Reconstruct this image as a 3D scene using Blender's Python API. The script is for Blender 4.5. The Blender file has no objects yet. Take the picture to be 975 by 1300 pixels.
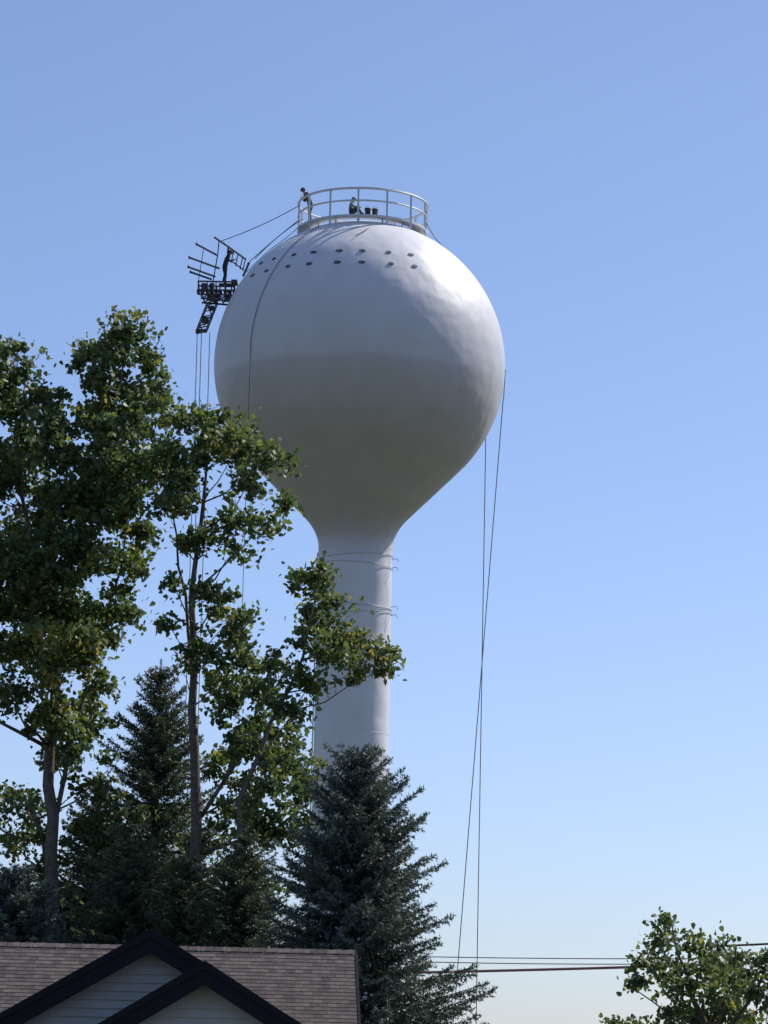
import bpy, math, random
import numpy as np
from mathutils import Vector, Matrix, Euler
random.seed(7); rng=np.random.default_rng(11)
S=bpy.context.scene
COL=S.collection
EYE=2.5
R=math.radians

# ---------------------------------------------------------------- helpers
def unproject(D,a,g):
    """image pixel coordinates -> metres: camera unprojection onto the vertical plane at distance D"""
    v=g*10-650
    X=D*(a*10-.021*v)/4000/(.9838-4.49e-5*v)
    Z=EYE+D*(.0194+.002431*g+1.17e-6*g*g)
    return X,Z

def link(o,parent=None):
    COL.objects.link(o)
    if parent: o.parent=parent
    return o
def empty(name,loc=(0,0,0),rz=0):
    o=bpy.data.objects.new(name,None); o.location=loc; o.rotation_euler=(0,0,rz)
    o.empty_display_size=.3
    return link(o)

class MB:
    def __init__(s): s.v=[];s.f=[];s.m=[];s.uv={}
    def add(s,vs,fs,mat=0):
        b=len(s.v); s.v+= [tuple(p) for p in vs]
        for f in fs: s.f.append(tuple(b+i for i in f)); s.m.append(mat)
    def quad(s,pts,mat=0,uv=None):
        b=len(s.v); s.v+=[tuple(p) for p in pts]; s.f.append(tuple(range(b,b+len(pts)))); s.m.append(mat)
        if uv: s.uv[len(s.f)-1]=uv
    def box(s,c,d,mat=0,rot=None):
        M=rot if rot else Matrix.Identity(3)
        c=Vector(c); vs=[c+M@Vector((sx*d[0]/2,sy*d[1]/2,sz*d[2]/2)) for sx in(-1,1) for sy in(-1,1) for sz in(-1,1)]
        s.add(vs,[(0,1,3,2),(4,6,7,5),(0,4,5,1),(2,3,7,6),(0,2,6,4),(1,5,7,3)],mat)
    def beam(s,a,b,w,h,mat=0):
        a=Vector(a);b=Vector(b);d=(b-a);L=d.length;d.normalize()
        up=Vector((0,0,1)) if abs(d.z)<.95 else Vector((0,1,0))
        x=d.cross(up).normalized(); y=x.cross(d)
        M=Matrix((x,y,d)).transposed()
        s.box((a+b)/2,(w,h,L),mat,M)
    def tube(s,pts,rad,n=6,mat=0,cap=True):
        pts=[Vector(p) for p in pts]
        if not hasattr(rad,'__len__'): rad=[rad]*len(pts)
        b=len(s.v); N=len(pts)
        ref=None
        for i,p in enumerate(pts):
            t=(pts[min(i+1,N-1)]-pts[max(i-1,0)])
            if t.length<1e-9: t=Vector((0,0,1))
            t.normalize()
            if ref is None: ref=t.orthogonal().normalized()
            ref=(ref-t*ref.dot(t))
            if ref.length<1e-6: ref=t.orthogonal()
            ref.normalize(); q=t.cross(ref)
            for k in range(n):
                a=2*math.pi*k/n
                s.v.append(tuple(p+(ref*math.cos(a)+q*math.sin(a))*rad[i]))
        for i in range(N-1):
            for k in range(n):
                s.f.append((b+i*n+k,b+i*n+(k+1)%n,b+(i+1)*n+(k+1)%n,b+(i+1)*n+k)); s.m.append(mat)
        if cap:
            s.f.append(tuple(b+k for k in range(n))[::-1]); s.m.append(mat)
            s.f.append(tuple(b+(N-1)*n+k for k in range(n))); s.m.append(mat)
    def ring(s,c,r,tr,n=64,k=6,mat=0,tilt=0):
        pts=[]
        for i in range(n+1):
            a=2*math.pi*i/n
            pts.append((c[0]+r*math.cos(a),c[1]+r*math.sin(a),c[2]+tilt*math.cos(a)))
        s.tube(pts,tr,k,mat,cap=False)
    def rev(s,prof,n=96,mat=0,c=(0,0,0)):
        b=len(s.v)
        for r,z in prof:
            for k in range(n):
                a=2*math.pi*k/n; s.v.append((c[0]+r*math.cos(a),c[1]+r*math.sin(a),c[2]+z))
        for i in range(len(prof)-1):
            for k in range(n):
                s.f.append((b+i*n+k,b+(i+1)*n+k,b+(i+1)*n+(k+1)%n,b+i*n+(k+1)%n)); s.m.append(mat)
    def obj(s,name,mats,parent=None,smooth=False,loc=(0,0,0),rz=0):
        me=bpy.data.meshes.new(name); me.from_pydata(s.v,[],s.f)
        for m in mats: me.materials.append(m)
        me.polygons.foreach_set('material_index',s.m)
        if s.uv:
            ul=me.uv_layers.new(name='UVMap')
            for fi,uv in s.uv.items():
                for li,c in zip(me.polygons[fi].loop_indices,uv): ul.data[li].uv=c
        if smooth: me.polygons.foreach_set('use_smooth',[True]*len(me.polygons))
        me.update()
        o=bpy.data.objects.new(name,me); o.location=loc; o.rotation_euler=(0,0,rz)
        return link(o,parent)

def np_mesh(name,V,nv,tint,mat,parent=None,smooth=False):
    me=bpy.data.meshes.new(name); N=len(V)//nv
    me.vertices.add(len(V)); me.vertices.foreach_set('co',V.astype(np.float32).ravel())
    me.loops.add(N*nv); me.loops.foreach_set('vertex_index',np.arange(N*nv,dtype=np.int32))
    me.polygons.add(N); me.polygons.foreach_set('loop_start',np.arange(0,N*nv,nv,dtype=np.int32))
    me.update(calc_edges=True)
    at=me.attributes.new('tint','FLOAT','FACE'); at.data.foreach_set('value',tint.astype(np.float32))
    me.materials.append(mat)
    o=bpy.data.objects.new(name,me)
    return link(o,parent)

# ---------------------------------------------------------------- materials
def newmat(name):
    m=bpy.data.materials.new(name); m.use_nodes=True
    nt=m.node_tree; b=nt.nodes['Principled BSDF']; return m,nt,b
def N(nt,t,**k):
    n=nt.nodes.new(t)
    for a,v in k.items(): setattr(n,a,v)
    return n
def simple(name,col,rough=.6,metal=0,var=.15,scale=6.,bump=0.):
    m,nt,b=newmat(name)
    tc=N(nt,'ShaderNodeTexCoord'); no=N(nt,'ShaderNodeTexNoise'); no.inputs['Scale'].default_value=scale; no.inputs['Detail'].default_value=6
    nt.links.new(tc.outputs['Object'],no.inputs['Vector'])
    r=N(nt,'ShaderNodeValToRGB'); r.color_ramp.elements[0].position=.3; r.color_ramp.elements[1].position=.7
    r.color_ramp.elements[0].color=tuple(c*(1-var) for c in col)+(1,); r.color_ramp.elements[1].color=tuple(min(1,c*(1+var)) for c in col)+(1,)
    nt.links.new(no.outputs['Fac'],r.inputs['Fac']); nt.links.new(r.outputs['Color'],b.inputs['Base Color'])
    b.inputs['Roughness'].default_value=rough; b.inputs['Metallic'].default_value=metal
    if rough>.75: b.inputs['Specular IOR Level'].default_value=.15
    if bump:
        bp=N(nt,'ShaderNodeBump'); bp.inputs['Strength'].default_value=bump; bp.inputs['Distance'].default_value=.02
        nt.links.new(no.outputs['Fac'],bp.inputs['Height']); nt.links.new(bp.outputs['Normal'],b.inputs['Normal'])
    return m

def leafmat(name,stops,trans=.35,rough=.5,tc_=(1.5,1.4,.7)):
    m,nt,b=newmat(name)
    at=N(nt,'ShaderNodeAttribute',attribute_name='tint')
    r=N(nt,'ShaderNodeValToRGB')
    els=r.color_ramp.elements
    while len(els)<len(stops): els.new(.5)
    for e,(p,c) in zip(els,stops): e.position=p; e.color=c+(1,)
    nt.links.new(at.outputs['Fac'],r.inputs['Fac']); nt.links.new(r.outputs['Color'],b.inputs['Base Color'])
    b.inputs['Roughness'].default_value=rough
    if trans:
        tr=N(nt,'ShaderNodeBsdfTranslucent'); mx=N(nt,'ShaderNodeMixShader'); mx.inputs[0].default_value=trans
        hs=N(nt,'ShaderNodeMixRGB',blend_type='MULTIPLY'); hs.inputs[0].default_value=1; hs.inputs[2].default_value=tc_+(1,)
        nt.links.new(r.outputs['Color'],hs.inputs[1]); nt.links.new(hs.outputs[0],tr.inputs['Color'])
        out=nt.nodes['Material Output']
        nt.links.new(b.outputs[0],mx.inputs[1]); nt.links.new(tr.outputs[0],mx.inputs[2]); nt.links.new(mx.outputs[0],out.inputs['Surface'])
    return m

M_leaf=leafmat('cottonwood_leaf',[(0,(.05,.09,.04)),(.5,(.10,.145,.06)),(.85,(.15,.185,.065)),(1,(.30,.25,.05))],.42,.52,(1.5,1.42,.75))
M_leaf2=leafmat('maple_leaf',[(0,(.05,.085,.04)),(.6,(.10,.14,.055)),(1,(.16,.17,.06))],.42,.52,(1.5,1.42,.75))
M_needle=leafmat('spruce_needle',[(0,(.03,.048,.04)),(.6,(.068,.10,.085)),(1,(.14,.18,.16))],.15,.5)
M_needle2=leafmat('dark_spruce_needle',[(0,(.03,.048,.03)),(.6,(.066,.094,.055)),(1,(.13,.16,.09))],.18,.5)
M_bark=simple('bark',(.12,.10,.085),.9,var=.35,scale=9,bump=.8)
M_rail=simple('rail_paint',(.55,.57,.60),.5,0,.08)
M_rope=simple('rope_fibre',(.16,.15,.15),.8)
M_roped=simple('dark_rope_fibre',(.05,.05,.055),.8)
M_dark=simple('dark_steel',(.07,.062,.066),.6,.2,.4,14)
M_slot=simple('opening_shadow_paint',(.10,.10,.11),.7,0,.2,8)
M_black=simple('black_trim_paint',(.014,.014,.018),.85,0,.1)
M_tan=simple('grey_siding',(.37,.37,.365),.7,0,.06,3)
M_glass=simple('window_glass',(.03,.04,.05),.08)
M_white=simple('white_trim',(.7,.7,.68),.5)

def tank_mat():
    m,nt,b=newmat('tank_paint')
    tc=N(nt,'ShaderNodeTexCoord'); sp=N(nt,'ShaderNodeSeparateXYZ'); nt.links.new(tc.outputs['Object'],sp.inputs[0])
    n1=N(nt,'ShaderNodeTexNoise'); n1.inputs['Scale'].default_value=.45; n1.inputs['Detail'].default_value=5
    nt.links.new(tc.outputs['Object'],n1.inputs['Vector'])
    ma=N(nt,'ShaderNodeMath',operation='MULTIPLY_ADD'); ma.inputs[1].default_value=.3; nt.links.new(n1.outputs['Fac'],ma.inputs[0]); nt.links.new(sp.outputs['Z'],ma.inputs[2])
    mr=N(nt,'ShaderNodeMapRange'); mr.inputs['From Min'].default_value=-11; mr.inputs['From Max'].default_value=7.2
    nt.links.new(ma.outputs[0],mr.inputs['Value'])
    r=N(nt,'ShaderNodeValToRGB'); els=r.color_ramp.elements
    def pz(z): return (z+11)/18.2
    st=[(pz(-9.7),(.64,.635,.66)),(pz(-8.3),(.42,.405,.375)),(pz(-3.3),(.41,.395,.365)),(pz(-2.7),(.44,.425,.41)),(pz(-1.0),(.46,.45,.445)),(pz(-.7),(.55,.535,.55)),(pz(3),(.64,.625,.65)),(1,(.75,.74,.76))]  # two-tone paint; lower beige has ground bounce coloured in, stem lightened for sunlit edge
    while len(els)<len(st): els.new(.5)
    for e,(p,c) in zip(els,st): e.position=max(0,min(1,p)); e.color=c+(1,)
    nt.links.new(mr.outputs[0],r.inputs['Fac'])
    n2=N(nt,'ShaderNodeTexNoise'); n2.inputs['Scale'].default_value=1.1; n2.inputs['Detail'].default_value=6
    mp=N(nt,'ShaderNodeMapping'); mp.inputs['Scale'].default_value=(1.,1.,.5); nt.links.new(tc.outputs['Object'],mp.inputs[0]); nt.links.new(mp.outputs[0],n2.inputs['Vector'])
    r2=N(nt,'ShaderNodeValToRGB'); r2.color_ramp.elements[0].position=.3; r2.color_ramp.elements[0].color=(.93,.93,.925,1); r2.color_ramp.elements[1].position=.65; r2.color_ramp.elements[1].color=(1,1,1,1)
    nt.links.new(n2.outputs['Fac'],r2.inputs['Fac'])
    mm=N(nt,'ShaderNodeMixRGB',blend_type='MULTIPLY'); mm.inputs[0].default_value=1
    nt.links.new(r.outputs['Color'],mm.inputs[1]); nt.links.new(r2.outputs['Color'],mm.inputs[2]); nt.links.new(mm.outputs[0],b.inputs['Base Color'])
    b.inputs['Roughness'].default_value=.46
    n3=N(nt,'ShaderNodeTexNoise'); n3.inputs['Scale'].default_value=.8; n3.inputs['Detail'].default_value=1.5
    nt.links.new(tc.outputs['Object'],n3.inputs['Vector'])
    bp=N(nt,'ShaderNodeBump'); bp.inputs['Strength'].default_value=.5; bp.inputs['Distance'].default_value=.15
    nt.links.new(n3.outputs['Fac'],bp.inputs['Height']); nt.links.new(bp.outputs['Normal'],b.inputs['Normal'])
    return m
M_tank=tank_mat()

def shingle_mat():
    m,nt,b=newmat('asphalt_shingle')
    uv=N(nt,'ShaderNodeUVMap'); uv.uv_map='UVMap'
    br=N(nt,'ShaderNodeTexBrick'); br.inputs['Scale'].default_value=1; br.inputs['Brick Width'].default_value=.17; br.inputs['Row Height'].default_value=.145
    br.inputs['Mortar Size'].default_value=.004; br.inputs['Color1'].default_value=(.155,.13,.122,1); br.inputs['Color2'].default_value=(.08,.068,.066,1); br.inputs['Mortar'].default_value=(.055,.048,.046,1)
    br.offset=.37; nt.links.new(uv.outputs[0],br.inputs['Vector'])
    no=N(nt,'ShaderNodeTexNoise'); no.inputs['Scale'].default_value=6; no.inputs['Detail'].default_value=10; no.inputs['Roughness'].default_value=.8
    mp=N(nt,'ShaderNodeMapping'); mp.inputs['Scale'].default_value=(1,1.6,1); nt.links.new(uv.outputs[0],mp.inputs[0]); nt.links.new(mp.outputs[0],no.inputs['Vector'])
    r=N(nt,'ShaderNodeValToRGB'); r.color_ramp.elements[0].position=.3;r.color_ramp.elements[0].color=(.6,.6,.62,1);r.color_ramp.elements[1].position=.7;r.color_ramp.elements[1].color=(1.3,1.25,1.2,1)
    nt.links.new(no.outputs['Fac'],r.inputs['Fac'])
    mm=N(nt,'ShaderNodeMixRGB',blend_type='MULTIPLY'); mm.inputs[0].default_value=1
    nt.links.new(br.outputs['Color'],mm.inputs[1]); nt.links.new(r.outputs['Color'],mm.inputs[2]); nt.links.new(mm.outputs[0],b.inputs['Base Color'])
    b.inputs['Roughness'].default_value=.95; b.inputs['Specular IOR Level'].default_value=.2
    bp=N(nt,'ShaderNodeBump'); bp.inputs['Strength'].default_value=.6; bp.inputs['Distance'].default_value=.02
    nt.links.new(no.outputs['Fac'],bp.inputs['Height']); nt.links.new(bp.outputs['Normal'],b.inputs['Normal'])
    return m
M_sh=shingle_mat()

# ---------------------------------------------------------------- world, sun, camera
SUN_AZ=R(56); SUN_EL=R(46)     # azimuth from +Y toward +X
W=bpy.data.worlds.new("World"); S.world=W; W.use_nodes=True
nt=W.node_tree; bg=nt.nodes['Background']
sky=nt.nodes.new('ShaderNodeTexSky'); sky.sky_type='NISHITA'; sky.sun_disc=False
sky.sun_elevation=SUN_EL; sky.sun_rotation=SUN_AZ; sky.air_density=1.0; sky.dust_density=.6; sky.ozone_density=3.0; sky.altitude=200
tc=N(nt,'ShaderNodeTexCoord'); sp=N(nt,'ShaderNodeSeparateXYZ'); nt.links.new(tc.outputs['Generated'],sp.inputs[0])
rp=N(nt,'ShaderNodeValToRGB'); els=rp.color_ramp.elements
stp=[(0,(.72,.77,1.0)),(.04,(.76,.79,1.0)),(.12,(.82,.82,1.0)),(.3,(.88,.86,.95)),(.7,(.9,.9,.98))]
while len(els)<len(stp): els.new(.5)
for e,(p,c) in zip(els,stp): e.position=p; e.color=c+(1,)
nt.links.new(sp.outputs['Z'],rp.inputs['Fac'])
mx=N(nt,'ShaderNodeMixRGB',blend_type='MULTIPLY'); mx.inputs[0].default_value=1
nt.links.new(sky.outputs[0],mx.inputs[1]); nt.links.new(rp.outputs[0],mx.inputs[2])
nt.links.new(mx.outputs[0],bg.inputs['Color']); bg.inputs['Strength'].default_value=.142
sd=Vector((math.cos(SUN_EL)*math.sin(SUN_AZ),math.cos(SUN_EL)*math.cos(SUN_AZ),math.sin(SUN_EL)))
L=bpy.data.lights.new('sun','SUN'); L.energy=5; L.angle=R(.5); L.color=(1,.95,.87)
lo=bpy.data.objects.new('sun',L); lo.rotation_euler=sd.to_track_quat('Z','Y').to_euler(); lo.location=(60,40,80); link(lo)
cd=bpy.data.cameras.new('camera'); cam=bpy.data.objects.new('camera',cd); link(cam)
cd.sensor_fit='VERTICAL'; cd.sensor_height=24; cd.lens=4000/1300*24; cd.clip_end=5000; cd.clip_start=.5
cam.matrix_world=Matrix.Translation((0,0,EYE))@Matrix.Rotation(R(90+10.34),4,'X')@Matrix.Rotation(R(1.2),4,'Z')
S.camera=cam
S.view_settings.view_transform='Standard'; S.view_settings.look='None'; S.view_settings.exposure=0

# ---------------------------------------------------------------- ground
m,nt,b=newmat('grass')
tc=N(nt,'ShaderNodeTexCoord'); no=N(nt,'ShaderNodeTexNoise'); no.inputs['Scale'].default_value=.08; no.inputs['Detail'].default_value=10
nt.links.new(tc.outputs['Object'],no.inputs['Vector']); r=N(nt,'ShaderNodeValToRGB')
r.color_ramp.elements[0].position=.35; r.color_ramp.elements[0].color=(.065,.075,.035,1); r.color_ramp.elements[1].position=.65; r.color_ramp.elements[1].color=(.14,.125,.085,1)
nt.links.new(no.outputs['Fac'],r.inputs['Fac']); nt.links.new(r.outputs[0],b.inputs['Base Color']); b.inputs['Roughness'].default_value=.95; b.inputs['Specular IOR Level'].default_value=.1
g=MB(); n=64
pts=[(0,0,0)]+[(3500*math.cos(2*math.pi*i/n),3500*math.sin(2*math.pi*i/n),0) for i in range(n)]
g.add(pts,[(0,1+i,1+(i+1)%n) for i in range(n)])
g.obj('ground',[m])

# ---------------------------------------------------------------- water tower
TX,TY,TZ=-1.337,149.5,36.96
RS=7.07
tower=empty('water_tower',(TX,TY,TZ))
prof=[(RS*math.cos(R(a)),RS*math.sin(R(a))) for a in np.linspace(89.9,-45,120)]
c0=(2.55,-(RS*math.sqrt(2)-2.55)); c1=(1.78,-(RS*math.sqrt(2)-1.78)); c2=(1.78,-9.05)
for t in np.linspace(0,1,14):
    if t==0: 
        for q in np.linspace(.1,.9,6):
            prof.append((prof[119][0]*(1-q)+c0[0]*q,prof[119][1]*(1-q)+c0[1]*q))
    prof.append(tuple((1-t)**2*c0[i]+2*t*(1-t)*c1[i]+t*t*c2[i] for i in (0,1)))
for z in np.linspace(-10,-31,16): prof.append((1.78,z))
prof+= [(1.85,-32),(2.2,-33.3),(2.9,-35),(3.6,-36.6),(3.65,-TZ)]
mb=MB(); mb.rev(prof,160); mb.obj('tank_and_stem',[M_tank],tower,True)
mb=MB()
for z in (-9.1,-12,-15,-18,-21,-24,-27): mb.ring((0,0,z),1.778,.012,96,5)
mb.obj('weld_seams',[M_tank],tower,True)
mb=MB()
mb.rev([(2.5,6.76),(3.2,6.76),(3.2,6.66),(3.16,6.66),(3.16,6.72),(2.5,6.72),(2.5,6.76)],96,0)
for i in range(14):
    a=2*math.pi*(i+.35)/14; x,y=3.16*math.cos(a),3.16*math.sin(a)
    mb.beam((x,y,6.3),(x,y,8.05),.095,.095,0)
    x,y=2.6*math.cos(a),2.6*math.sin(a); mb.beam((x,y,6.4),(x,y,6.75),.06,.06,0)
for z,t in((8.06,.065),(7.45,.05)): mb.ring((0,0,z),3.16,t,96,6)
mb.obj('roof_railing',[M_rail],tower)
mb=MB(); mb.rev([(.01,7.5),(.35,7.45),(.38,7.3),(.25,7.28),(.25,7.0)],24,0,(0,.9,0)); mb.obj('roof_vent',[M_rail],tower,True)
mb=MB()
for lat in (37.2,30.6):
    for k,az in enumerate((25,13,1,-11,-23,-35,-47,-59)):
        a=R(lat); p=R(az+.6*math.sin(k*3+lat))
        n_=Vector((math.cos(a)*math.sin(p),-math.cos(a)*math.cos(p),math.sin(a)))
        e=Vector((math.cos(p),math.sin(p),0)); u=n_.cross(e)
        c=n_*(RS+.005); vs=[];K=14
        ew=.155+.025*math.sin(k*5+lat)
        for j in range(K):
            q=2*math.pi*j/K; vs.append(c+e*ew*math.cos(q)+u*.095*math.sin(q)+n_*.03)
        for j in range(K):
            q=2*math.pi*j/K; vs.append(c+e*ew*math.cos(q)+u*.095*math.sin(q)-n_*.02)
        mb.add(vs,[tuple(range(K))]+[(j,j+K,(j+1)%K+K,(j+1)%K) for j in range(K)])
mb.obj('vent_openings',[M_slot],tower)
mb=MB()
for z,tl in((-9.5,.12),(-9.9,-.1),(-11.9,-.1),(-12.3,.14)):
    mb.ring((0,0,z),1.82,.016,64,5,0,tl)
for z in(-9.6,-10.0,-11.9,-12.3):
    mb.tube([(1.75,-.5,z),(2.02,-.55,z+.05),(2.08,-.6,z-.12)],.02,5)
mb.tube([(-1.80,-.35,-9.3),(-1.88,-.38,-10.4),(-1.83,-.35,-13),(-1.84,-.3,-30)],.035,6)
mb.obj('stem_bands',[M_rail],tower)

# ---------------------------------------------------------------- ropes
def rope(name,pts,rad=.024,mat=None,loc=(TX,TY,TZ)):
    mb=MB(); mb.tube(pts,rad,5); return mb.obj(name,[mat or M_rope],None,True,loc)
def hang(a,b,sag,n=14):
    a=Vector(a);b=Vector(b)
    return [a.lerp(b,t)-Vector((0,0,sag*4*t*(1-t))) for t in np.linspace(0,1,n)]
rope('hanging_rope',hang((6.3,3.25,-.5),(6.25,3.3,-TZ),0)); 
rope('hanging_rope',[Vector((5.0,3.0,4.2)),Vector((6.6,1.4,2.2)),Vector((7.1,.3,0)),Vector((7.03,0,-1.4))]+hang((7.0,0,-1.6),(4.7,-1.0,-TZ),0))
for x,y in((-7.95,.1),(-7.72,-.3),(-7.35,.3)): rope('hanging_rope',hang((x,y,1.6),(x+.05,y,-TZ),0),.02)
pts=[]
for a in np.linspace(62,0,24):
    p=R(-38-8*(62-a)/62); 
    a_=R(a); pts.append(Vector((math.cos(a_)*math.sin(p),-math.cos(a_)*math.cos(p),math.sin(a_)))*(RS+.03))
pts+=hang(pts[-1]+Vector((0,0,-.3)),(pts[-1].x-.1,pts[-1].y,-TZ),0,8)
rope('draped_rope',pts,.016,M_rope)
rope('rigging_rope',hang((-3.1,-.8,7.8),(-6.95,-.1,6.1),.12),.022)
rope('rigging_rope',hang((-3.1,-.7,7.1),(-5.6,-.4,4.9),-.05),.022)
rope('rigging_rope',hang((-2.9,-1.2,7.0),(-5.2,-1.0,5.0),-.15),.02)
rope('rigging_rope',[(3.1,-.3,7.2),(3.5,-.3,6.5),(3.95,-.3,6.0),(4.4,-.3,5.6)],.022)
rope('rigging_rope',[Vector((.35,-4.1,5.85)),Vector((.1,-4.5,5.55)),Vector((-.3,-4.9,5.2))],.02)
rope('rigging_rope',[Vector((-3.0,-1.2,6.7)),Vector((-3.6,-1.9,5.9)),Vector((-4.4,-2.3,5.15)),Vector((-5.0,-2.2,4.6)),Vector((-5.6,-1.4,4.2))],.018)

# ---------------------------------------------------------------- suspended work basket
bk=empty('suspended_work_basket',(TX,TY,TZ))
mb=MB()
x0,x1,y0,y1,zf=-7.95,-6.2,-.45,.45,3.55
for y in(y0,y1):
    for z in(zf,zf+.42): mb.beam((x0,y,z),(x1,y,z),.07,.07)
    for x in np.linspace(x0,x1,5): mb.beam((x,y,zf-.02),(x,y,zf+.45),.05,.05)
for x in(x0,x1):
    for z in(zf,zf+.42): mb.beam((x,y0,z),(x,y1,z),.06,.06)
for x in np.linspace(x0,x1,9): mb.box((x,0,zf-.03),(.15,.86,.03))
for y in(y0,y1):
    mb.beam((x0+.15,y,zf-.42),(x1-.1,y,zf-.52),.08,.08)
    xs=np.linspace(x0+.1,x1-.1,8)
    for i in range(7):
        a,b_=(zf-.05,zf-.42) if i%2==0 else (zf-.42,zf-.05)
        mb.beam((xs[i],y,a),(xs[i+1],y,b_),.06,.06)
for x in (x0+.3,-7.1,x1-.2): mb.beam((x,y0,zf-.46),(x,y1,zf-.46),.06,.06)
mb.box((-7.2,0,zf-.25),(.65,.4,.30)); mb.box((-6.5,.1,zf-.28),(.36,.4,.26)); mb.box((-7.65,-.1,zf+.2),(.32,.35,.36))
mb.tube([(-7.3,.1,zf+.02),(-7.3,.1,zf+.45)],.14,10)
mb.obj('basket_frame',[M_dark],bk)
mb=MB() # outrigger poles
for (xa,za,xb,zb,y) in((-8.1,5.85,-7.05,5.3,-.4),(-8.45,5.25,-6.95,4.72,-.1),(-8.5,4.85,-7.15,4.38,.2),(-8.35,4.45,-7.3,4.1,-.35)):
    mb.tube([(xa,y,za),(xb,y,zb)],.05,6); mb.tube([(xa,y,za-.07),(xa,y,za+.07)],.045,6)
mb.tube([(-7.25,-.3,6.25),(-6.6,-.3,5.82),(-5.65,-.3,5.15)],.05,6)
for q in (.35,.6,.85,1): 
    x=-6.6+q*.9; z=5.78-q*.62
    mb.tube([(x,-.3,z),(x-.1,-.3,z-.6)],.03,5)
mb.tube([(-6.35,-.3,5.05),(-5.75,-.3,4.62)],.035,6)
mb.tube([(-7.25,-.3,3.9),(-7.05,-.35,5.3),(-7.0,-.3,6.1)],.03,5); mb.tube([(-7.95,-.4,3.95),(-7.75,-.3,5.6)],.02,5)
mb.tube([(-5.78,-.3,4.3),(-5.5,-.3,5.0)],.06,6); mb.box((-6.2,0,4.05),(.3,.8,.12))
mb.obj('outriggers',[M_dark],bk)
mb=MB() # lower cage hanging below
def lp(s,t,y):
    return (-7.0-.5*t-.5*(1-s)+.0, y, 3.08-1.45*t-.12*(1-s))
for y in(-.25,.25):
    mb.tube([lp(0,0,y),lp(0,1,y)],.035,5); mb.tube([lp(1,0,y),lp(1,1,y)],.035,5)
    for t in (0,.22,.5,.8,1): mb.tube([lp(0,t,y),lp(1,t,y)],.028,5)
    for i in range(2): mb.tube([lp(i%2,i/2,y),lp((i+1)%2,(i+1)/2,y)],.024,5)
for t in np.linspace(0,1,4):
    for s_ in(0,1): mb.tube([lp(s_,t,-.25),lp(s_,t,.25)],.02,5)
mb.box(lp(.5,.98,0),(.5,.5,.08)); mb.box(lp(.45,.6,0),(.34,.35,.26)); mb.box(lp(.6,.2,0),(.26,.3,.2))
mb.obj('lower_cage',[M_dark],bk)

# ---------------------------------------------------------------- people
def skinned(name,J,B,root,mats,labels,parent,sub=2):
    names=list(J); idx={k:i for i,k in enumerate(names)}
    me=bpy.data.meshes.new(name); me.from_pydata([J[k][0] for k in names],[(idx[a],idx[b]) for a,b,_ in B],[])
    o=bpy.data.objects.new(name,me); COL.objects.link(o)
    o.modifiers.new('Skin','SKIN')
    sv=me.skin_vertices[0].data
    for i,k in enumerate(names):
        r=J[k][1]; sv[i].radius=(r if hasattr(r,'__len__') else (r,r)); sv[i].use_root=(k==root)
    sb=o.modifiers.new('Sub','SUBSURF'); sb.levels=sub; sb.render_levels=sub
    dg=bpy.context.evaluated_depsgraph_get(); ev=o.evaluated_get(dg)
    nm=bpy.data.meshes.new_from_object(ev); bpy.data.objects.remove(o)
    for m_ in mats: nm.materials.append(m_)
    segs=[(Vector(J[a][0]),Vector(J[b_][0]),l) for a,b_,l in B]
    for p in nm.polygons:
        c=p.center; best=1e9;bl=0
        for a,b_,l in segs:
            d=b_-a; t=max(0,min(1,(c-a).dot(d)/max(d.length_squared,1e-9))); q=(c-a-d*t).length
            if q<best: best=q;bl=l
        p.material_index=labels[bl]; p.use_smooth=True
    ob=bpy.data.objects.new(name,nm); return link(ob,parent)
M_skin=simple('skin',(.42,.26,.19),.55,var=.06)
M_hair=simple('hair',(.03,.022,.018),.8)
M_boot=simple('boot_leather',(.03,.025,.02),.6)
M_lip=simple('lip',(.3,.12,.1),.5)
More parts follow.
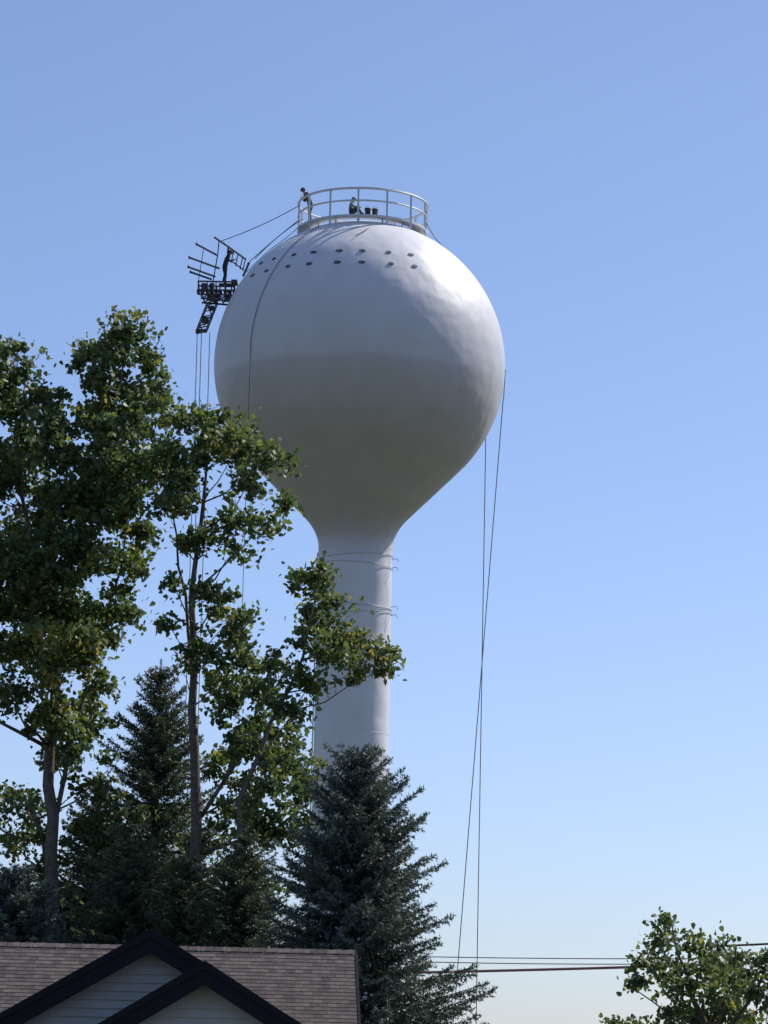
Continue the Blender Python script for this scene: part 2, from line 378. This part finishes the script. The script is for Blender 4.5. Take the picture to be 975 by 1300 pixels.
def worker(loc,heading,J,shirt,trouser,hat):
    e=empty('construction_worker',loc,heading)
    B=[('pel','sp','s'),('sp','ch','s'),('ch','nk','s'),('nk','hb','k'),('hb','hm','k'),('hm','ht','k')]
    for s_ in 'LR':
        B+=[('ch','sh'+s_,'s'),('sh'+s_,'el'+s_,'s'),('el'+s_,'wr'+s_,'s'),('pel','hp'+s_,'t'),('hp'+s_,'kn'+s_,'t'),('kn'+s_,'an'+s_,'t'),('an'+s_,'to'+s_,'b')]
    rad=dict(pel=(.16,.13),sp=(.155,.12),ch=(.175,.135),nk=.062,hb=.075,hm=.098,ht=.07)
    for s_ in 'LR': rad.update({'sh'+s_:.085,'el'+s_:.058,'wr'+s_:.038,'hp'+s_:.115,'kn'+s_:.082,'an'+s_:.06,'to'+s_:.045})
    JJ={k:(J[k],rad[k]) for k in J}
    skinned('body',JJ,B,'pel',[shirt,trouser,M_skin,M_boot],dict(s=0,t=1,k=2,b=3),e)
    for s_ in 'LR':
        w=Vector(J['wr'+s_]); d=(w-Vector(J['el'+s_])).normalized(); w=w-d*.03
        side=d.cross(Vector((0,0,1)));
        side=side.normalized() if side.length>.1 else Vector((0,1,0))
        pn=d.cross(side).normalized()
        if pn.z>0: pn=-pn
        HJ={'w0':(tuple(w-d*.07),.024),'w':(tuple(w),.026),'p':(tuple(w+d*.05),(.036,.018))}; HB=[('w0','w','k'),('w','p','k')]
        for i,(off,ln) in enumerate(((-.03,.062),(-.01,.075),(.01,.07),(.03,.055))):
            k=w+d*.088+side*off
            pts=[k,k+d*ln*.45+pn*ln*.12,k+d*ln*.65+pn*ln*.5,k+d*ln*.5+pn*ln*.85]
            pr='p'
            for j,p in enumerate(pts):
                nm='f%d%d'%(i,j); HJ[nm]=(tuple(p),.0095-.001*j); HB.append((pr,nm,'k')); pr=nm
        t0=w+d*.03-side*.04; HJ['t0']=(tuple(t0),.012);HJ['t1']=(tuple(t0+d*.03-side*.015+pn*.02),.010);HJ['t2']=(tuple(t0+d*.055-side*.005+pn*.04),.009)
        HB+=[('w','t0','k'),('t0','t1','k'),('t1','t2','k')]
        skinned('hand_'+('left' if s_=='L' else 'right'),HJ,HB,'w',[M_skin],dict(k=0),e,1)
    hm=Vector(J['hm']); up=(Vector(J['ht'])-Vector(J['hb'])).normalized()
    y=Vector((0,1,0)); f=y.cross(up).normalized()
    M=Matrix((f,y,up)).transposed()
    mb=MB()
    mb.add([hm+M@Vector(v) for v in((.09,0,.02),(.092,-.016,-.028),(.092,.016,-.028),(.122,0,-.026))],[(0,1,3),(0,3,2),(1,2,3)],0)
    for s_ in(-1,1):
        mb.tube([hm+M@Vector((.0,s_*.095,-.03)),hm+M@Vector((.005,s_*.104,0)),hm+M@Vector((-.005,s_*.1,.03))],[.012,.018,.01],6,0)
        mb.tube([hm+M@Vector((.088,s_*.034,.012)),hm+M@Vector((.097,s_*.034,.012))],[.013,.009],8,1)
    mb.tube([hm+M@Vector((.09,-.025,-.055)),hm+M@Vector((.096,0,-.055)),hm+M@Vector((.09,.025,-.055))],.006,5,2)
    mb.obj('face_features',[M_skin,M_hair,M_lip],e,True)
    mb=MB(); prof=[(.001,.125),(.05,.118),(.09,.09),(.108,.05),(.112,.02),(.108,-.0)]
    mb.rev(prof,20,0); mb.v=[tuple(hm+M@Vector((v[0]-.012,v[1],v[2]+.01))) for v in mb.v]
    mb.add([hm+M@Vector(v) for v in((.08,-.075,.045),(.17,-.05,.03),(.185,0,.032),(.17,.05,.03),(.08,.075,.045),(.085,0,.06))],[(0,1,2,5),(5,2,3,4)],0)
    mb.obj('cap',[hat],e,True)
    mb=MB(); mb.rev([(.09,.03),(.101,.0),(.096,-.045),(.07,-.07)],20,0); mb.v=[tuple(hm+M@Vector((v[0]*.9-.022,v[1],v[2]))) for v in mb.v]
    mb.obj('hair',[M_hair],e,True)
    return e
def J_stand():
    J=dict(pel=(0,0,.95),sp=(.05,0,1.13),ch=(.12,0,1.34),nk=(.19,0,1.49),hb=(.225,0,1.55),hm=(.26,0,1.62),ht=(.275,0,1.69))
    for s_,q in(('L',1),('R',-1)):
        J.update({'sh'+s_:(.13,q*.19,1.41),'el'+s_:(.22,q*.25,1.14),'wr'+s_:(.42,q*.2,1.2),'hp'+s_:(0,q*.1,.88),'kn'+s_:(.05+.03*q,q*.12,.5),'an'+s_:(-.02+.06*q,q*.13,.09),'to'+s_:(.15+.06*q,q*.15,.045)})
    return J
brown=simple('brown_work_shirt',(.11,.08,.065),.85); grey=simple('grey_work_shirt',(.25,.25,.26),.85); navy=simple('dark_work_clothes',(.04,.04,.05),.85); denim=simple('work_trousers',(.075,.06,.06),.85)
J=J_stand()
J.update(sp=(.07,0,1.12),ch=(.2,0,1.34),nk=(.29,0,1.48),hb=(.335,0,1.54),hm=(.385,0,1.60),ht=(.42,0,1.66))
for s_,q in(('L',1),('R',-1)): J['sh'+s_]=(.22,q*.19,1.40); J['el'+s_]=(.20,q*.28,1.13); J['wr'+s_]=(.36,q*.22,1.29)
worker((TX-2.55,TY-1.15,TZ+6.77),R(195),J,brown,denim,simple('brown_cap',(.07,.05,.04),.8)).scale=(1.04,1.1,1.04)
J=J_stand(); J['elR']=(.08,-.24,1.60); J['wrR']=(.1,-.2,1.84); J['elL']=(.3,.22,1.25); J['wrL']=(.5,.18,1.35)
worker((TX-6.70,TY-.1,TZ+3.93),R(15),J,navy,navy,simple('black_cap',(.03,.03,.035),.7)).scale=(1.05,1.1,1.0)
J=dict(pel=(0,0,.13),sp=(.02,0,.31),ch=(.08,0,.52),nk=(.14,0,.67),hb=(.165,0,.73),hm=(.19,0,.80),ht=(.2,0,.87))
for s_,q in(('L',1),('R',-1)):
    J.update({'sh'+s_:(.09,q*.19,.59),'el'+s_:(.25,q*.25,.38),'wr'+s_:(.44,q*.14,.44),'hp'+s_:(.05,q*.1,.12),'kn'+s_:(.42,q*.17,.38),'an'+s_:(.58,q*.15,.07),'to'+s_:(.74,q*.17,.03)})
worker((TX-.62,TY-2.78,TZ+6.77),R(-10),J,grey,denim,simple('grey_cap',(.16,.16,.17),.8))
mb=MB(); mb.box((-6.62,-.1,3.90),(.66,.5,.05))
for x in(-6.9,-6.34):
    for y in(-.3,.1): mb.beam((x,y,3.54),(x,y,3.87),.04,.04)
mb.obj('step',[M_dark],bk)
mbk=simple('bucket_plastic',(.05,.05,.06),.5)
for x,y in((.25,-2.95),(.6,-2.86)):
    mb=MB(); mb.rev([(.001,.02),(.12,.0),(.15,.34),(.16,.34),(.16,.30),(.15,.30)],20); mb.rev([(.14,.33),(.001,.33)],20)
    mb.tube([(-.15,0,.3),(-.1,-.02,.42),(0,-.03,.46),(.1,-.02,.42),(.15,0,.3)],.008,5)
    mb.obj('paint_bucket',[mbk],None,True,(TX+x,TY+y,TZ+6.77))

# ---------------------------------------------------------------- broadleaf trees
def px(D,x,y): return unproject(D,(x-487.5)/10,(1300-y)/10)  # x,y are image pixels, placed through the camera projection at distance D
def broadleaf(name,D,trunks,clumps,leaf,mat,dens=1.0,depth=2.2,seed=1,yellow=(),lobe=1.0,drop=0):
    rg=np.random.default_rng(seed)
    e=empty(name,(0,0,0))
    wood=MB(); nodes=[]
    for ti,t in enumerate(trunks):
        P=[]
        for i,(x,y,dy,r) in enumerate(t):
            X,Z=px(D,x,y+(drop if y<600 else 0)); P.append((Vector((X,D+dy,Z)),r))
        if ti==0:
            P.insert(0,(Vector((P[0][0].x,P[0][0].y,-.2)),P[0][1]*1.35)); P.insert(1,(Vector((P[1][0].x,P[1][0].y,.5)),P[1][1]*1.1))
        Q=[];Rr=[]
        for i in range(len(P)-1):
            n=max(2,int((P[i+1][0]-P[i][0]).length/.8))
            for k in range(n):
                q=k/n; w=Vector(rg.normal(0,.04,3)) if (i or k) else Vector((0,0,0))
                Q.append(P[i][0].lerp(P[i+1][0],q)+w); Rr.append(P[i][1]*(1-q)+P[i+1][1]*q)
        Q.append(P[-1][0]); Rr.append(P[-1][1])
        wood.tube(Q,Rr,9); nodes+=list(zip(Q,Rr))
    C=[];SZ=[];TI=[]
    k=D/4000/.98
    for (x,y,r) in clumps:
        if y<600: y+=drop*(600-y)/200
        X,Z=px(D,x,y); rm=r*k
        dy=rg.uniform(-1,1)*depth
        c=Vector((X,D+dy,Z))
        best=None;bd=1e9
        for (q,rr) in nodes:
            dv=c-q; h=math.hypot(dv.x,dv.y)
            cost=dv.length+ (3 if dv.z<.35*h else 0)*1.0
            if cost<bd: bd=cost;best=(q,rr)
        q,rr=best; L_=(c-q).length; r0=min(rr*.5,.014+.012*L_)
        mid=q.lerp(c,.5)+Vector((rg.normal(0,.12*L_*.5),rg.normal(0,.1*L_*.5),-.06*L_))
        P=[q,q.lerp(mid,.5)+Vector(rg.normal(0,.03,3)),mid,mid.lerp(c,.5)+Vector(rg.normal(0,.05,3)),c]
        wood.tube(P,[r0,r0*.8,r0*.62,r0*.45,r0*.3],6)
        ns=max(4,int(22*lobe*(rm/.8)**2*dens))
        for s_ in range(ns):
            v=rg.normal(0,1,3); v/=np.linalg.norm(v); rad=rm*rg.uniform(.15,1.15)**.7
            sc=np.array([c.x,c.y,c.z])+v*rad*np.array([1,1.15,.95])
            tw=Vector(sc); wood.tube([c,c.lerp(tw,.5)+Vector(rg.normal(0,.04,3)),tw],[r0*.28+.003,.007,.004],4,cap=False)
            nl=int(rg.uniform(26,54)*dens)
            sr=rg.uniform(.13,.34)
            pt=rg.normal(0,1,(nl,3))*sr*np.array([1,1,.75])*.66+sc
            C.append(pt); SZ.append(rg.uniform(.65,1.25,nl)*leaf)
            ty=rg.normal(.40,.2,nl)+rg.normal(0,.15)
            for (yx,yy,yr) in yellow:
                YX,YZ=px(D,yx,yy)
                if math.hypot(sc[0]-YX,sc[2]-YZ)<yr*k: ty+=rg.uniform(.1,.5,nl)*(rg.random()<.6)
            TI.append(ty)
    C=np.concatenate(C);SZ=np.concatenate(SZ);TI=np.clip(np.concatenate(TI),0,1)
    n=len(C)
    nr=rg.normal(0,1,(n,3)); nr[:,2]+=.35; nr/=np.linalg.norm(nr,axis=1)[:,None]
    a=rg.normal(0,1,(n,3)); a[:,2]-=.6; a-=nr*np.sum(a*nr,axis=1)[:,None]; a/=np.linalg.norm(a,axis=1)[:,None]
    b=np.cross(nr,a)
    s=SZ[:,None]
    V=np.stack([C-a*s*.45,C-a*s*.2+b*s*.42+nr*s*.05,C+a*s*.2+b*s*.3,C+a*s*.6-nr*s*.1,C+a*s*.2-b*s*.3,C-a*s*.2-b*s*.42+nr*s*.05],1).reshape(-1,3)
    np_mesh('leaves',V,6,TI,mat,e)
    wood.obj('trunk_and_limbs',[M_bark],e,True)
    return n

cl=[(160,420,36),(122,432,26),(192,440,24),(130,470,32),(188,478,28),(158,505,38),(205,502,18),(112,525,28),(150,560,40),(195,560,26),(112,592,36),(165,612,40),(150,398,13),(185,595,24),(140,640,38),(85,545,20),(90,600,32),
(30,468,28),(8,515,38),(50,505,32),(20,565,40),(62,575,32),(0,620,42),(40,640,44),(90,650,42),(138,660,44),(178,672,24),(10,700,44),(60,712,44),(110,722,44),(158,725,32),(20,770,42),(70,780,44),(120,782,42),(160,785,20),(40,842,38),(85,852,44),(128,838,28),(22,900,26),(70,915,40),(108,900,30),(96,958,28),(60,965,18),(130,880,20),(0,820,34),(-5,470,28),(72,745,38),(35,740,38),(90,815,38),(10,740,38),
(-40,500,40),(-50,600,50),(-50,700,50),(-40,800,50),(-45,560,40),(-60,880,40)]
n1=broadleaf('cottonwood_tree',82,[[(66,1180,0,.19),(66,960,0,.14),(72,840,0,.11),(95,700,.2,.08),(125,590,0,.055),(158,430,0,.02)],[(72,840,0,.08),(40,700,-.4,.06),(20,560,0,.04),(30,470,.2,.015)],[(70,1050,0,.07),(92,930,.5,.055),(130,800,.6,.04),(170,640,.3,.015)]],
 cl,.15,M_leaf,1.1,2.4,3,yellow=((80,860,50),(40,840,30)),drop=26)
cl=[(265,512,24),(300,530,24),(240,542,24),(335,560,20),(350,600,24),(280,580,34),(224,582,24),(320,622,30),(365,640,18),(240,632,32),(290,660,30),(214,650,24),(335,682,22),(300,705,16),(235,700,20),(262,690,16),(310,580,26),(230,605,26),(275,545,26),
(272,770,26),(292,800,32),(262,832,24),(216,800,12),(300,850,34),(240,860,14),(330,885,28),(284,900,28),(350,930,32),(310,950,34),(372,968,32),(340,1000,38),(384,1015,24),(300,1020,36),(270,970,24),(330,1050,34),(370,1060,26),(225,760,8),(350,960,28),(280,860,22)]
n2=broadleaf('cottonwood_tree',80,[[(250,1180,0,.16),(250,1000,0,.13),(246,860,0,.10),(245,760,0,.075),(256,640,.1,.045),(268,520,0,.015)],[(247,900,0,.05),(235,760,.2,.04),(215,640,.2,.018)],[(256,1040,0,.06),(310,960,-.3,.045),(340,900,0,.028),(365,850,0,.018)]],
 cl,.148,M_leaf,1.0,1.6,5,yellow=((280,595,20),),drop=36)
cl=[(375,735,11),(400,742,20),(425,768,20),(402,790,22),(440,800,26),(468,818,18),(490,830,11),(420,832,24),(450,852,18),(396,872,22),(365,862,22),(380,905,14),(485,852,9),(350,845,16),(398,765,16),(430,820,22),(360,900,20),(410,732,8),(385,820,16)]
n3=broadleaf('cottonwood_tree',78,[[(300,1180,0,.10),(305,1020,0,.07),(345,920,0,.05),(385,840,0,.035),(405,745,0,.012)],[(385,840,0,.03),(430,815,0,.022),(485,835,0,.008)]],
 cl,.145,M_leaf,.98,.9,9,yellow=((465,830,30),))
cl=[(8,1005,24),(40,1030,30),(5,1065,36),(60,1085,32),(25,1130,36),(100,1010,26),(110,1060,34),(-30,1040,30),(140,1120,40),(80,1150,40),(20,1180,34),(160,1040,30),(190,1100,36),(240,1150,40),(300,1110,34),(330,1150,34),(200,1180,40),(260,1080,34),(120,1180,36),(60,1190,34),(300,1180,36),(140,990,20)]
n4=broadleaf('maple_tree',83,[[(60,1200,0,.14),(60,1080,0,.1),(30,1020,0,.04)],[(60,1180,0,.09),(180,1120,0,.07),(300,1110,0,.03)]],cl,.145,M_leaf2,.75,2.0,12)
cl=[(852,1166,14),(838,1185,16),(840,1205,22),(868,1190,15),(850,1230,26),(820,1215,14),(808,1245,16),(880,1235,22),(860,1265,26),(900,1210,14),(915,1195,12),(930,1218,22),(955,1225,26),(900,1260,26),(940,1260,30),(972,1210,22),(975,1260,30),(895,1290,28),(930,1300,28),(965,1300,28),(1000,1230,26),(1010,1270,26),(846,1290,14),(1020,1310,30),(918,1240,22)]
n5=broadleaf('maple_tree',72,[[(900,1340,0,.11),(895,1290,0,.08),(870,1230,0,.04),(852,1160,0,.012)],[(905,1310,0,.06),(925,1240,.2,.04),(935,1190,0,.015)],[(905,1320,0,.06),(960,1250,.2,.04),(975,1200,0,.015)]],cl,.13,M_leaf,.95,1.2,15)
cl=[(780,1296,8),(800,1298,9),(820,1302,9),(770,1304,8),(790,1312,16),(815,1316,16)]
n6=broadleaf('maple_tree',95,[[(795,1345,0,.08),(795,1305,0,.03)]],cl,.14,M_leaf2,.9,.6,19)

# ---------------------------------------------------------------- spruces
def spruce_mesh(H,RB,seed,mat,dens=1.0,power=.85,bare=.06,nw=.016,nl=.085,gap=1.0):
    rg=np.random.default_rng(seed)
    P=[];DIR=[];TT=[]
    wood=MB(); wood.tube([(0,0,-.2),(0,0,H*.5),(0,0,H*.98)],[.02*H,.011*H,.008],8)
    z=H*bare
    while z<H*.985:
        t=1-z/H
        Lm=RB*t**power
        nb=int(rg.integers(8,11)) if t>.1 else 6
        a0=rg.uniform(0,6.28)
        for k in range(nb):
            L=Lm*rg.choice([rg.uniform(.55,.9),rg.uniform(.85,1.18)])+.12
            a=a0+2*math.pi*k/nb+rg.normal(0,.22)
            zz=z+rg.uniform(-.12,.12)
            up=.75*(1-t)**2.2+.02+rg.normal(0,.07) - .30*t
            curl=.22*t+.08
            rd=np.array([math.cos(a),math.sin(a),0]); lt=np.array([-math.sin(a),math.cos(a),0])
            ns=max(4,int(L/.085)); ss=np.linspace(.06,1,ns)
            pts=[rd*(s*L)+np.array([0,0,zz+L*(up*s+curl*s*s)]) for s in ss]
            wood.tube([tuple(pts[0]),tuple(pts[ns//2]),tuple(pts[-1])],[.012+.012*L,.008+.005*L,.004],4,cap=False)
            bt=rg.normal(0,.12)
            for i in range(ns):
                s=ss[i]; d=pts[min(i+1,ns-1)]-pts[max(i-1,0)]; d=d/np.linalg.norm(d)
                if s<.25 and L>1.5 and i%2: continue
                for sd_ in(-1,1):
                    tl=(.14+.30*L*(1-s)**.75*min(1,s*3+.3))*rg.uniform(.6,1.2)
                    td=d*rg.uniform(.6,.95)+lt*sd_*rg.uniform(.5,1)+np.array([0,0,rg.normal(-.22,.22)])
                    td/=np.linalg.norm(td)
                    n=max(5,int(tl/.02*dens)); q=rg.random(n)
                    P.append(pts[i]+td*(q*tl)[:,None]+np.array([0,0,-1])*((q*tl)**2*.3)[:,None])
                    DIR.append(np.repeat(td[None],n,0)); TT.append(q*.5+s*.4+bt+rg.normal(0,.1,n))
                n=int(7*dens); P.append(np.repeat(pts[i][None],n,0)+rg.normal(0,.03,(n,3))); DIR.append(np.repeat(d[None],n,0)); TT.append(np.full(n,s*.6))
            n=16; P.append(pts[-1]+d*np.linspace(-.05,.12,n)[:,None]+rg.normal(0,.02,(n,3))); DIR.append(np.repeat(d[None],n,0)); TT.append(np.full(n,.9))
        z+= (.12+.17*t)*rg.uniform(.85,1.15)*gap
    n=90; P.append(np.stack([np.zeros(n),np.zeros(n),np.linspace(H*.95,H+.15,n)],1)); DIR.append(np.repeat(np.array([[0,0,1.]]),n,0)); TT.append(np.full(n,.6))
    P=np.concatenate(P);DIR=np.concatenate(DIR);TT=np.clip(np.concatenate(TT),0,1); n=len(P)
    pr=rg.normal(0,1,(n,3)); pr-=DIR*np.sum(pr*DIR,1)[:,None]; pr/=np.linalg.norm(pr,axis=1)[:,None]
    nd=DIR*.55+pr*.85; nd[:,2]+=.12; nd/=np.linalg.norm(nd,axis=1)[:,None]
    sw=np.cross(nd,rg.normal(0,1,(n,3))); sw/=np.linalg.norm(sw,axis=1)[:,None]
    ln=rg.uniform(.75,1.2,n)[:,None]*nl
    V=np.stack([P-sw*nw,P+sw*nw,P+nd*ln],1).reshape(-1,3)
    return V,TT,wood,n
def spruce(H,RB,seed,mat,X,D,**k):
    V,TT,wood,n=spruce_mesh(H,RB,seed,mat,**k)
    e=empty('spruce_tree',(X,D,0),1.3*seed)
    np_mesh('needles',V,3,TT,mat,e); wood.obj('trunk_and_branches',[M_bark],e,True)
    return e,n
X,Z=px(72,454,958); e1,m1=spruce(Z,3.75,2,M_needle,X,72,dens=1.05,power=.70,gap=1.08)
X,Z=px(84,204,850); e2,m2=spruce(Z,4.3,4,M_needle2,X,84,power=.85,gap=1.7,nw=.018)
Hd=Z
def copy_tree(src,D,x,y,s,rz):
    X,Z=px(D,x,y); H0=Hd if src is e2 else px(72,454,958)[1]
    e=empty('spruce_tree',(X,D,0),rz); e.scale=(s,s,Z/H0)
    for c in src.children: o=bpy.data.objects.new(c.name,c.data); link(o,e)
copy_tree(e2,86,125,1000,.9,1.9)
copy_tree(e1,76,18,1115,.85,2.4)
copy_tree(e2,76,312,1060,.85,4.1)
copy_tree(e2,78,165,1050,.9,5.1)
copy_tree(e2,85,60,1120,.9,3.1)
copy_tree(e2,77,240,1090,.8,.7)
print('counts',n1,n2,n3,n4,n5,n6,m1,m2)

# ---------------------------------------------------------------- house
H=empty('house',(-.395,62,0),R(2.5))
ZR=5.09; P_=.583
mb=MB()
Lh=18.; DH=4.7
ze=ZR-P_*DH; sl=math.hypot(DH,P_*DH)
def course_plane(mb,p0,p1,q0,q1,L,s):
    p0,p1,q0,q1=map(Vector,(p0,p1,q0,q1)); n=int(s/.145)
    nr=(p1-p0).cross(q0-p0).normalized()
    if nr.z<0: nr=-nr
    for i in range(n+1):
        a=min(1,i*.145/s); b=min(1,(i+1)*.145/s)
        if b<=a: break
        A0=p0.lerp(q0,a)+nr*.007; A1=p1.lerp(q1,a)+nr*.007; B0=p0.lerp(q0,b); B1=p1.lerp(q1,b)
        mb.quad([A0,A1,B1,B0],0,[(0,a*s),(L,a*s),(L,b*s-.002),(0,b*s-.002)])
        mb.quad([p0.lerp(q0,a),p1.lerp(q1,a),A1,A0],0,[(0,a*s),(L,a*s),(L,a*s),(0,a*s)])
course_plane(mb,(-Lh,-DH,ze),(0,-DH,ze),(-Lh,0,ZR),(0,0,ZR),Lh,sl)
course_plane(mb,(0,DH,ze),(-Lh,DH,ze),(0,0,ZR),(-Lh,0,ZR),Lh,sl)
for i in range(int(Lh/.25)):
    x=-i*.25-.125
    for s_ in(-1,1):
        mb.quad([(x-.12,s_*.15,ZR-P_*.15+.022),(x+.125,s_*.15,ZR-P_*.15+.032),(x+.125,0,ZR+.032),(x-.12,0,ZR+.022)],0,[(x,0),(x+.25,0),(x+.25,.1),(x,.1)])
def gable(mb,tr,xc,yf,zr,half,pitch,yback):
    ze=zr-pitch*half; s=math.hypot(half,pitch*half)
    for s_ in(-1,1):
        course_plane(mb,(xc+s_*half,yf,ze),(xc+s_*half,yback,ze),(xc,yf,zr),(xc,yback,zr),yback-yf,s)
        h=.36; vs=[]
        for y in(yf-.03,yf+.03):
            vs+=[(xc,y,zr+.035),(xc+s_*(half+.02),y,ze+.035-.012),(xc+s_*(half+.02),y,ze-h),(xc,y,zr-h)]
        tr.add(vs,[(0,1,2,3),(4,7,6,5),(0,4,5,1),(3,2,6,7),(1,5,6,2)],0)
        vs=[]
        for y in(yf-.065,yf-.033):
            vs+=[(xc,y,zr+.05),(xc+s_*(half+.04),y,ze+.05-.02),(xc+s_*(half+.04),y,ze-.09),(xc,y,zr-.09)]
        tr.add(vs,[(0,1,2,3),(4,7,6,5),(0,4,5,1),(3,2,6,7),(1,5,6,2)],0)
        tr.quad([(xc,yf+.03,zr-.12),(xc+s_*half,yf+.03,ze-.12),(xc+s_*half,yf+.45,ze-.12),(xc,yf+.45,zr-.12)],0)
tr=MB()
gable(mb,tr,-3.80,-6.6,5.07,4.3,.59,-.12)
gable(mb,tr,-2.83,-7.8,4.50,3.1,.62,-5.0)
roof=mb.obj('roof',[M_sh],H)
for x in(.03,-Lh-.03):
    for s_ in(-1,1):
        vs=[]
        for xx in(x-.025,x+.025): vs+=[(xx,0,ZR+.02),(xx,s_*DH,ze+.02),(xx,s_*DH,ze-.2),(xx,0,ZR-.2)]
        tr.add(vs,[(0,1,2,3),(4,7,6,5),(0,4,5,1),(3,2,6,7),(1,5,6,2)],0)
for s_ in(-1,1): tr.box((-Lh/2,s_*(DH+.06),ze-.08),(Lh,.12,.13))
tr.obj('fascia_and_gutters',[M_black],H)
sd_=MB()
def siding(xa,xb,y,ztop_fn,z0=0,z1=6,step=.15,xs=None):
    z=z0
    while z<z1:
        a,b=xa,xb
        r=ztop_fn(z+step)
        if r is None: break
        a=max(a,r[0]); b=min(b,r[1]); r2=ztop_fn(z); a2=max(xa,r2[0]); b2=min(xb,r2[1])
        if b<=a: break
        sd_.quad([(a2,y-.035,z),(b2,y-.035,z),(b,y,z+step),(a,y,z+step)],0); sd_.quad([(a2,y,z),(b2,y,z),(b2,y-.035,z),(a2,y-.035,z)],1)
        z+=step
siding(-8.0,.2,-6.2,lambda z:(-3.8-(5.04-z)/.59,-3.8+(5.04-z)/.59) if z<5.02 else None)
siding(-5.7,.1,-7.4,lambda z:(-2.83-(4.46-z)/.62,-2.83+(4.46-z)/.62) if z<4.44 else None)
siding(-Lh+.4,-.4,-DH+.5,lambda z:(-99,99),0,ze-.05)
for yy in (DH-.5,): sd_.quad([(-Lh+.4,yy,0),(-.4,yy,0),(-.4,yy,ze),(-Lh+.4,yy,ze)],0)
for x in(-.4,-Lh+.4): sd_.quad([(x,-DH+.5,0),(x,DH-.5,0),(x,DH-.5,ze+.2),(x,0,ZR-.15),(x,-DH+.5,ze+.2)],0)
for x,ya,yb,zt in((-7.6,-6.2,-4.2,2.7),(.0,-6.2,-4.2,2.7),(-5.6,-7.4,-6.2,2.6),(-.1,-7.4,-6.2,2.6)): sd_.quad([(x,ya,0),(x,yb,0),(x,yb,zt),(x,ya,zt)],0)
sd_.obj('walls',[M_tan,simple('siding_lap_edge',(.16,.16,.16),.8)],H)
op=MB()
op.box((-2.83,-7.47,1.1),(2.6,.06,2.2),1); 
for i in range(4): op.box((-2.83,-7.51,.3+.52*i),(2.5,.03,.46),1)
op.box((-6.6,-6.27,1.4),(1.1,.06,1.3),1); op.box((-6.6,-6.31,1.4),(.95,.03,1.15),0)
for x in(-10,-13.5): op.box((x,-DH+.44,1.35),(1.3,.06,1.2),1); op.box((x,-DH+.40,1.35),(1.15,.03,1.05),0)
op.obj('windows_and_garage_door',[M_glass,M_white],H)

# ---------------------------------------------------------------- utility line
def pole(name,X,Y,Hh):
    e=empty(name,(X,Y,0)); mb=MB(); mb.tube([(0,0,-.3),(0,0,Hh)],[.15,.1],10); mb.beam((-.9,.1,Hh-.4),(.9,.1,Hh-.4),.1,.12)
    for x in(-.8,0,.8): mb.tube([(x,.1,Hh-.34),(x,.1,Hh-.15)],[.03,.05],6)
    mb.obj('pole_and_crossarm',[M_bark],e)
DU=112
XL,ZL=px(DU,420,1214); XRr,ZRr=px(DU,1130,1205)
pole('utility_pole',XL,DU,ZL+.3); pole('utility_pole',XRr,DU,ZRr+.5)
for nm,ya,yb,rad,mt,sag in(('utility_wire',1213,1200,.018,M_rope,.12),('utility_wire',1219,1205,.018,M_rope,.16),('telephone_cable',1238,1203,.05,simple('red_brown_cable',(.26,.12,.11),.7),.05)):
    a=px(DU,420,ya); b=px(DU,1130,yb)
    rope(nm,hang((a[0],DU,a[1]),(b[0],DU,b[1]),sag,24),rad,mt,(0,0,0))
a=px(85,905,1192); b=px(85,1130,1172)
rope('service_wire',hang((a[0],85,a[1]),(b[0],85,b[1]),.05),.03,M_roped,(0,0,0))
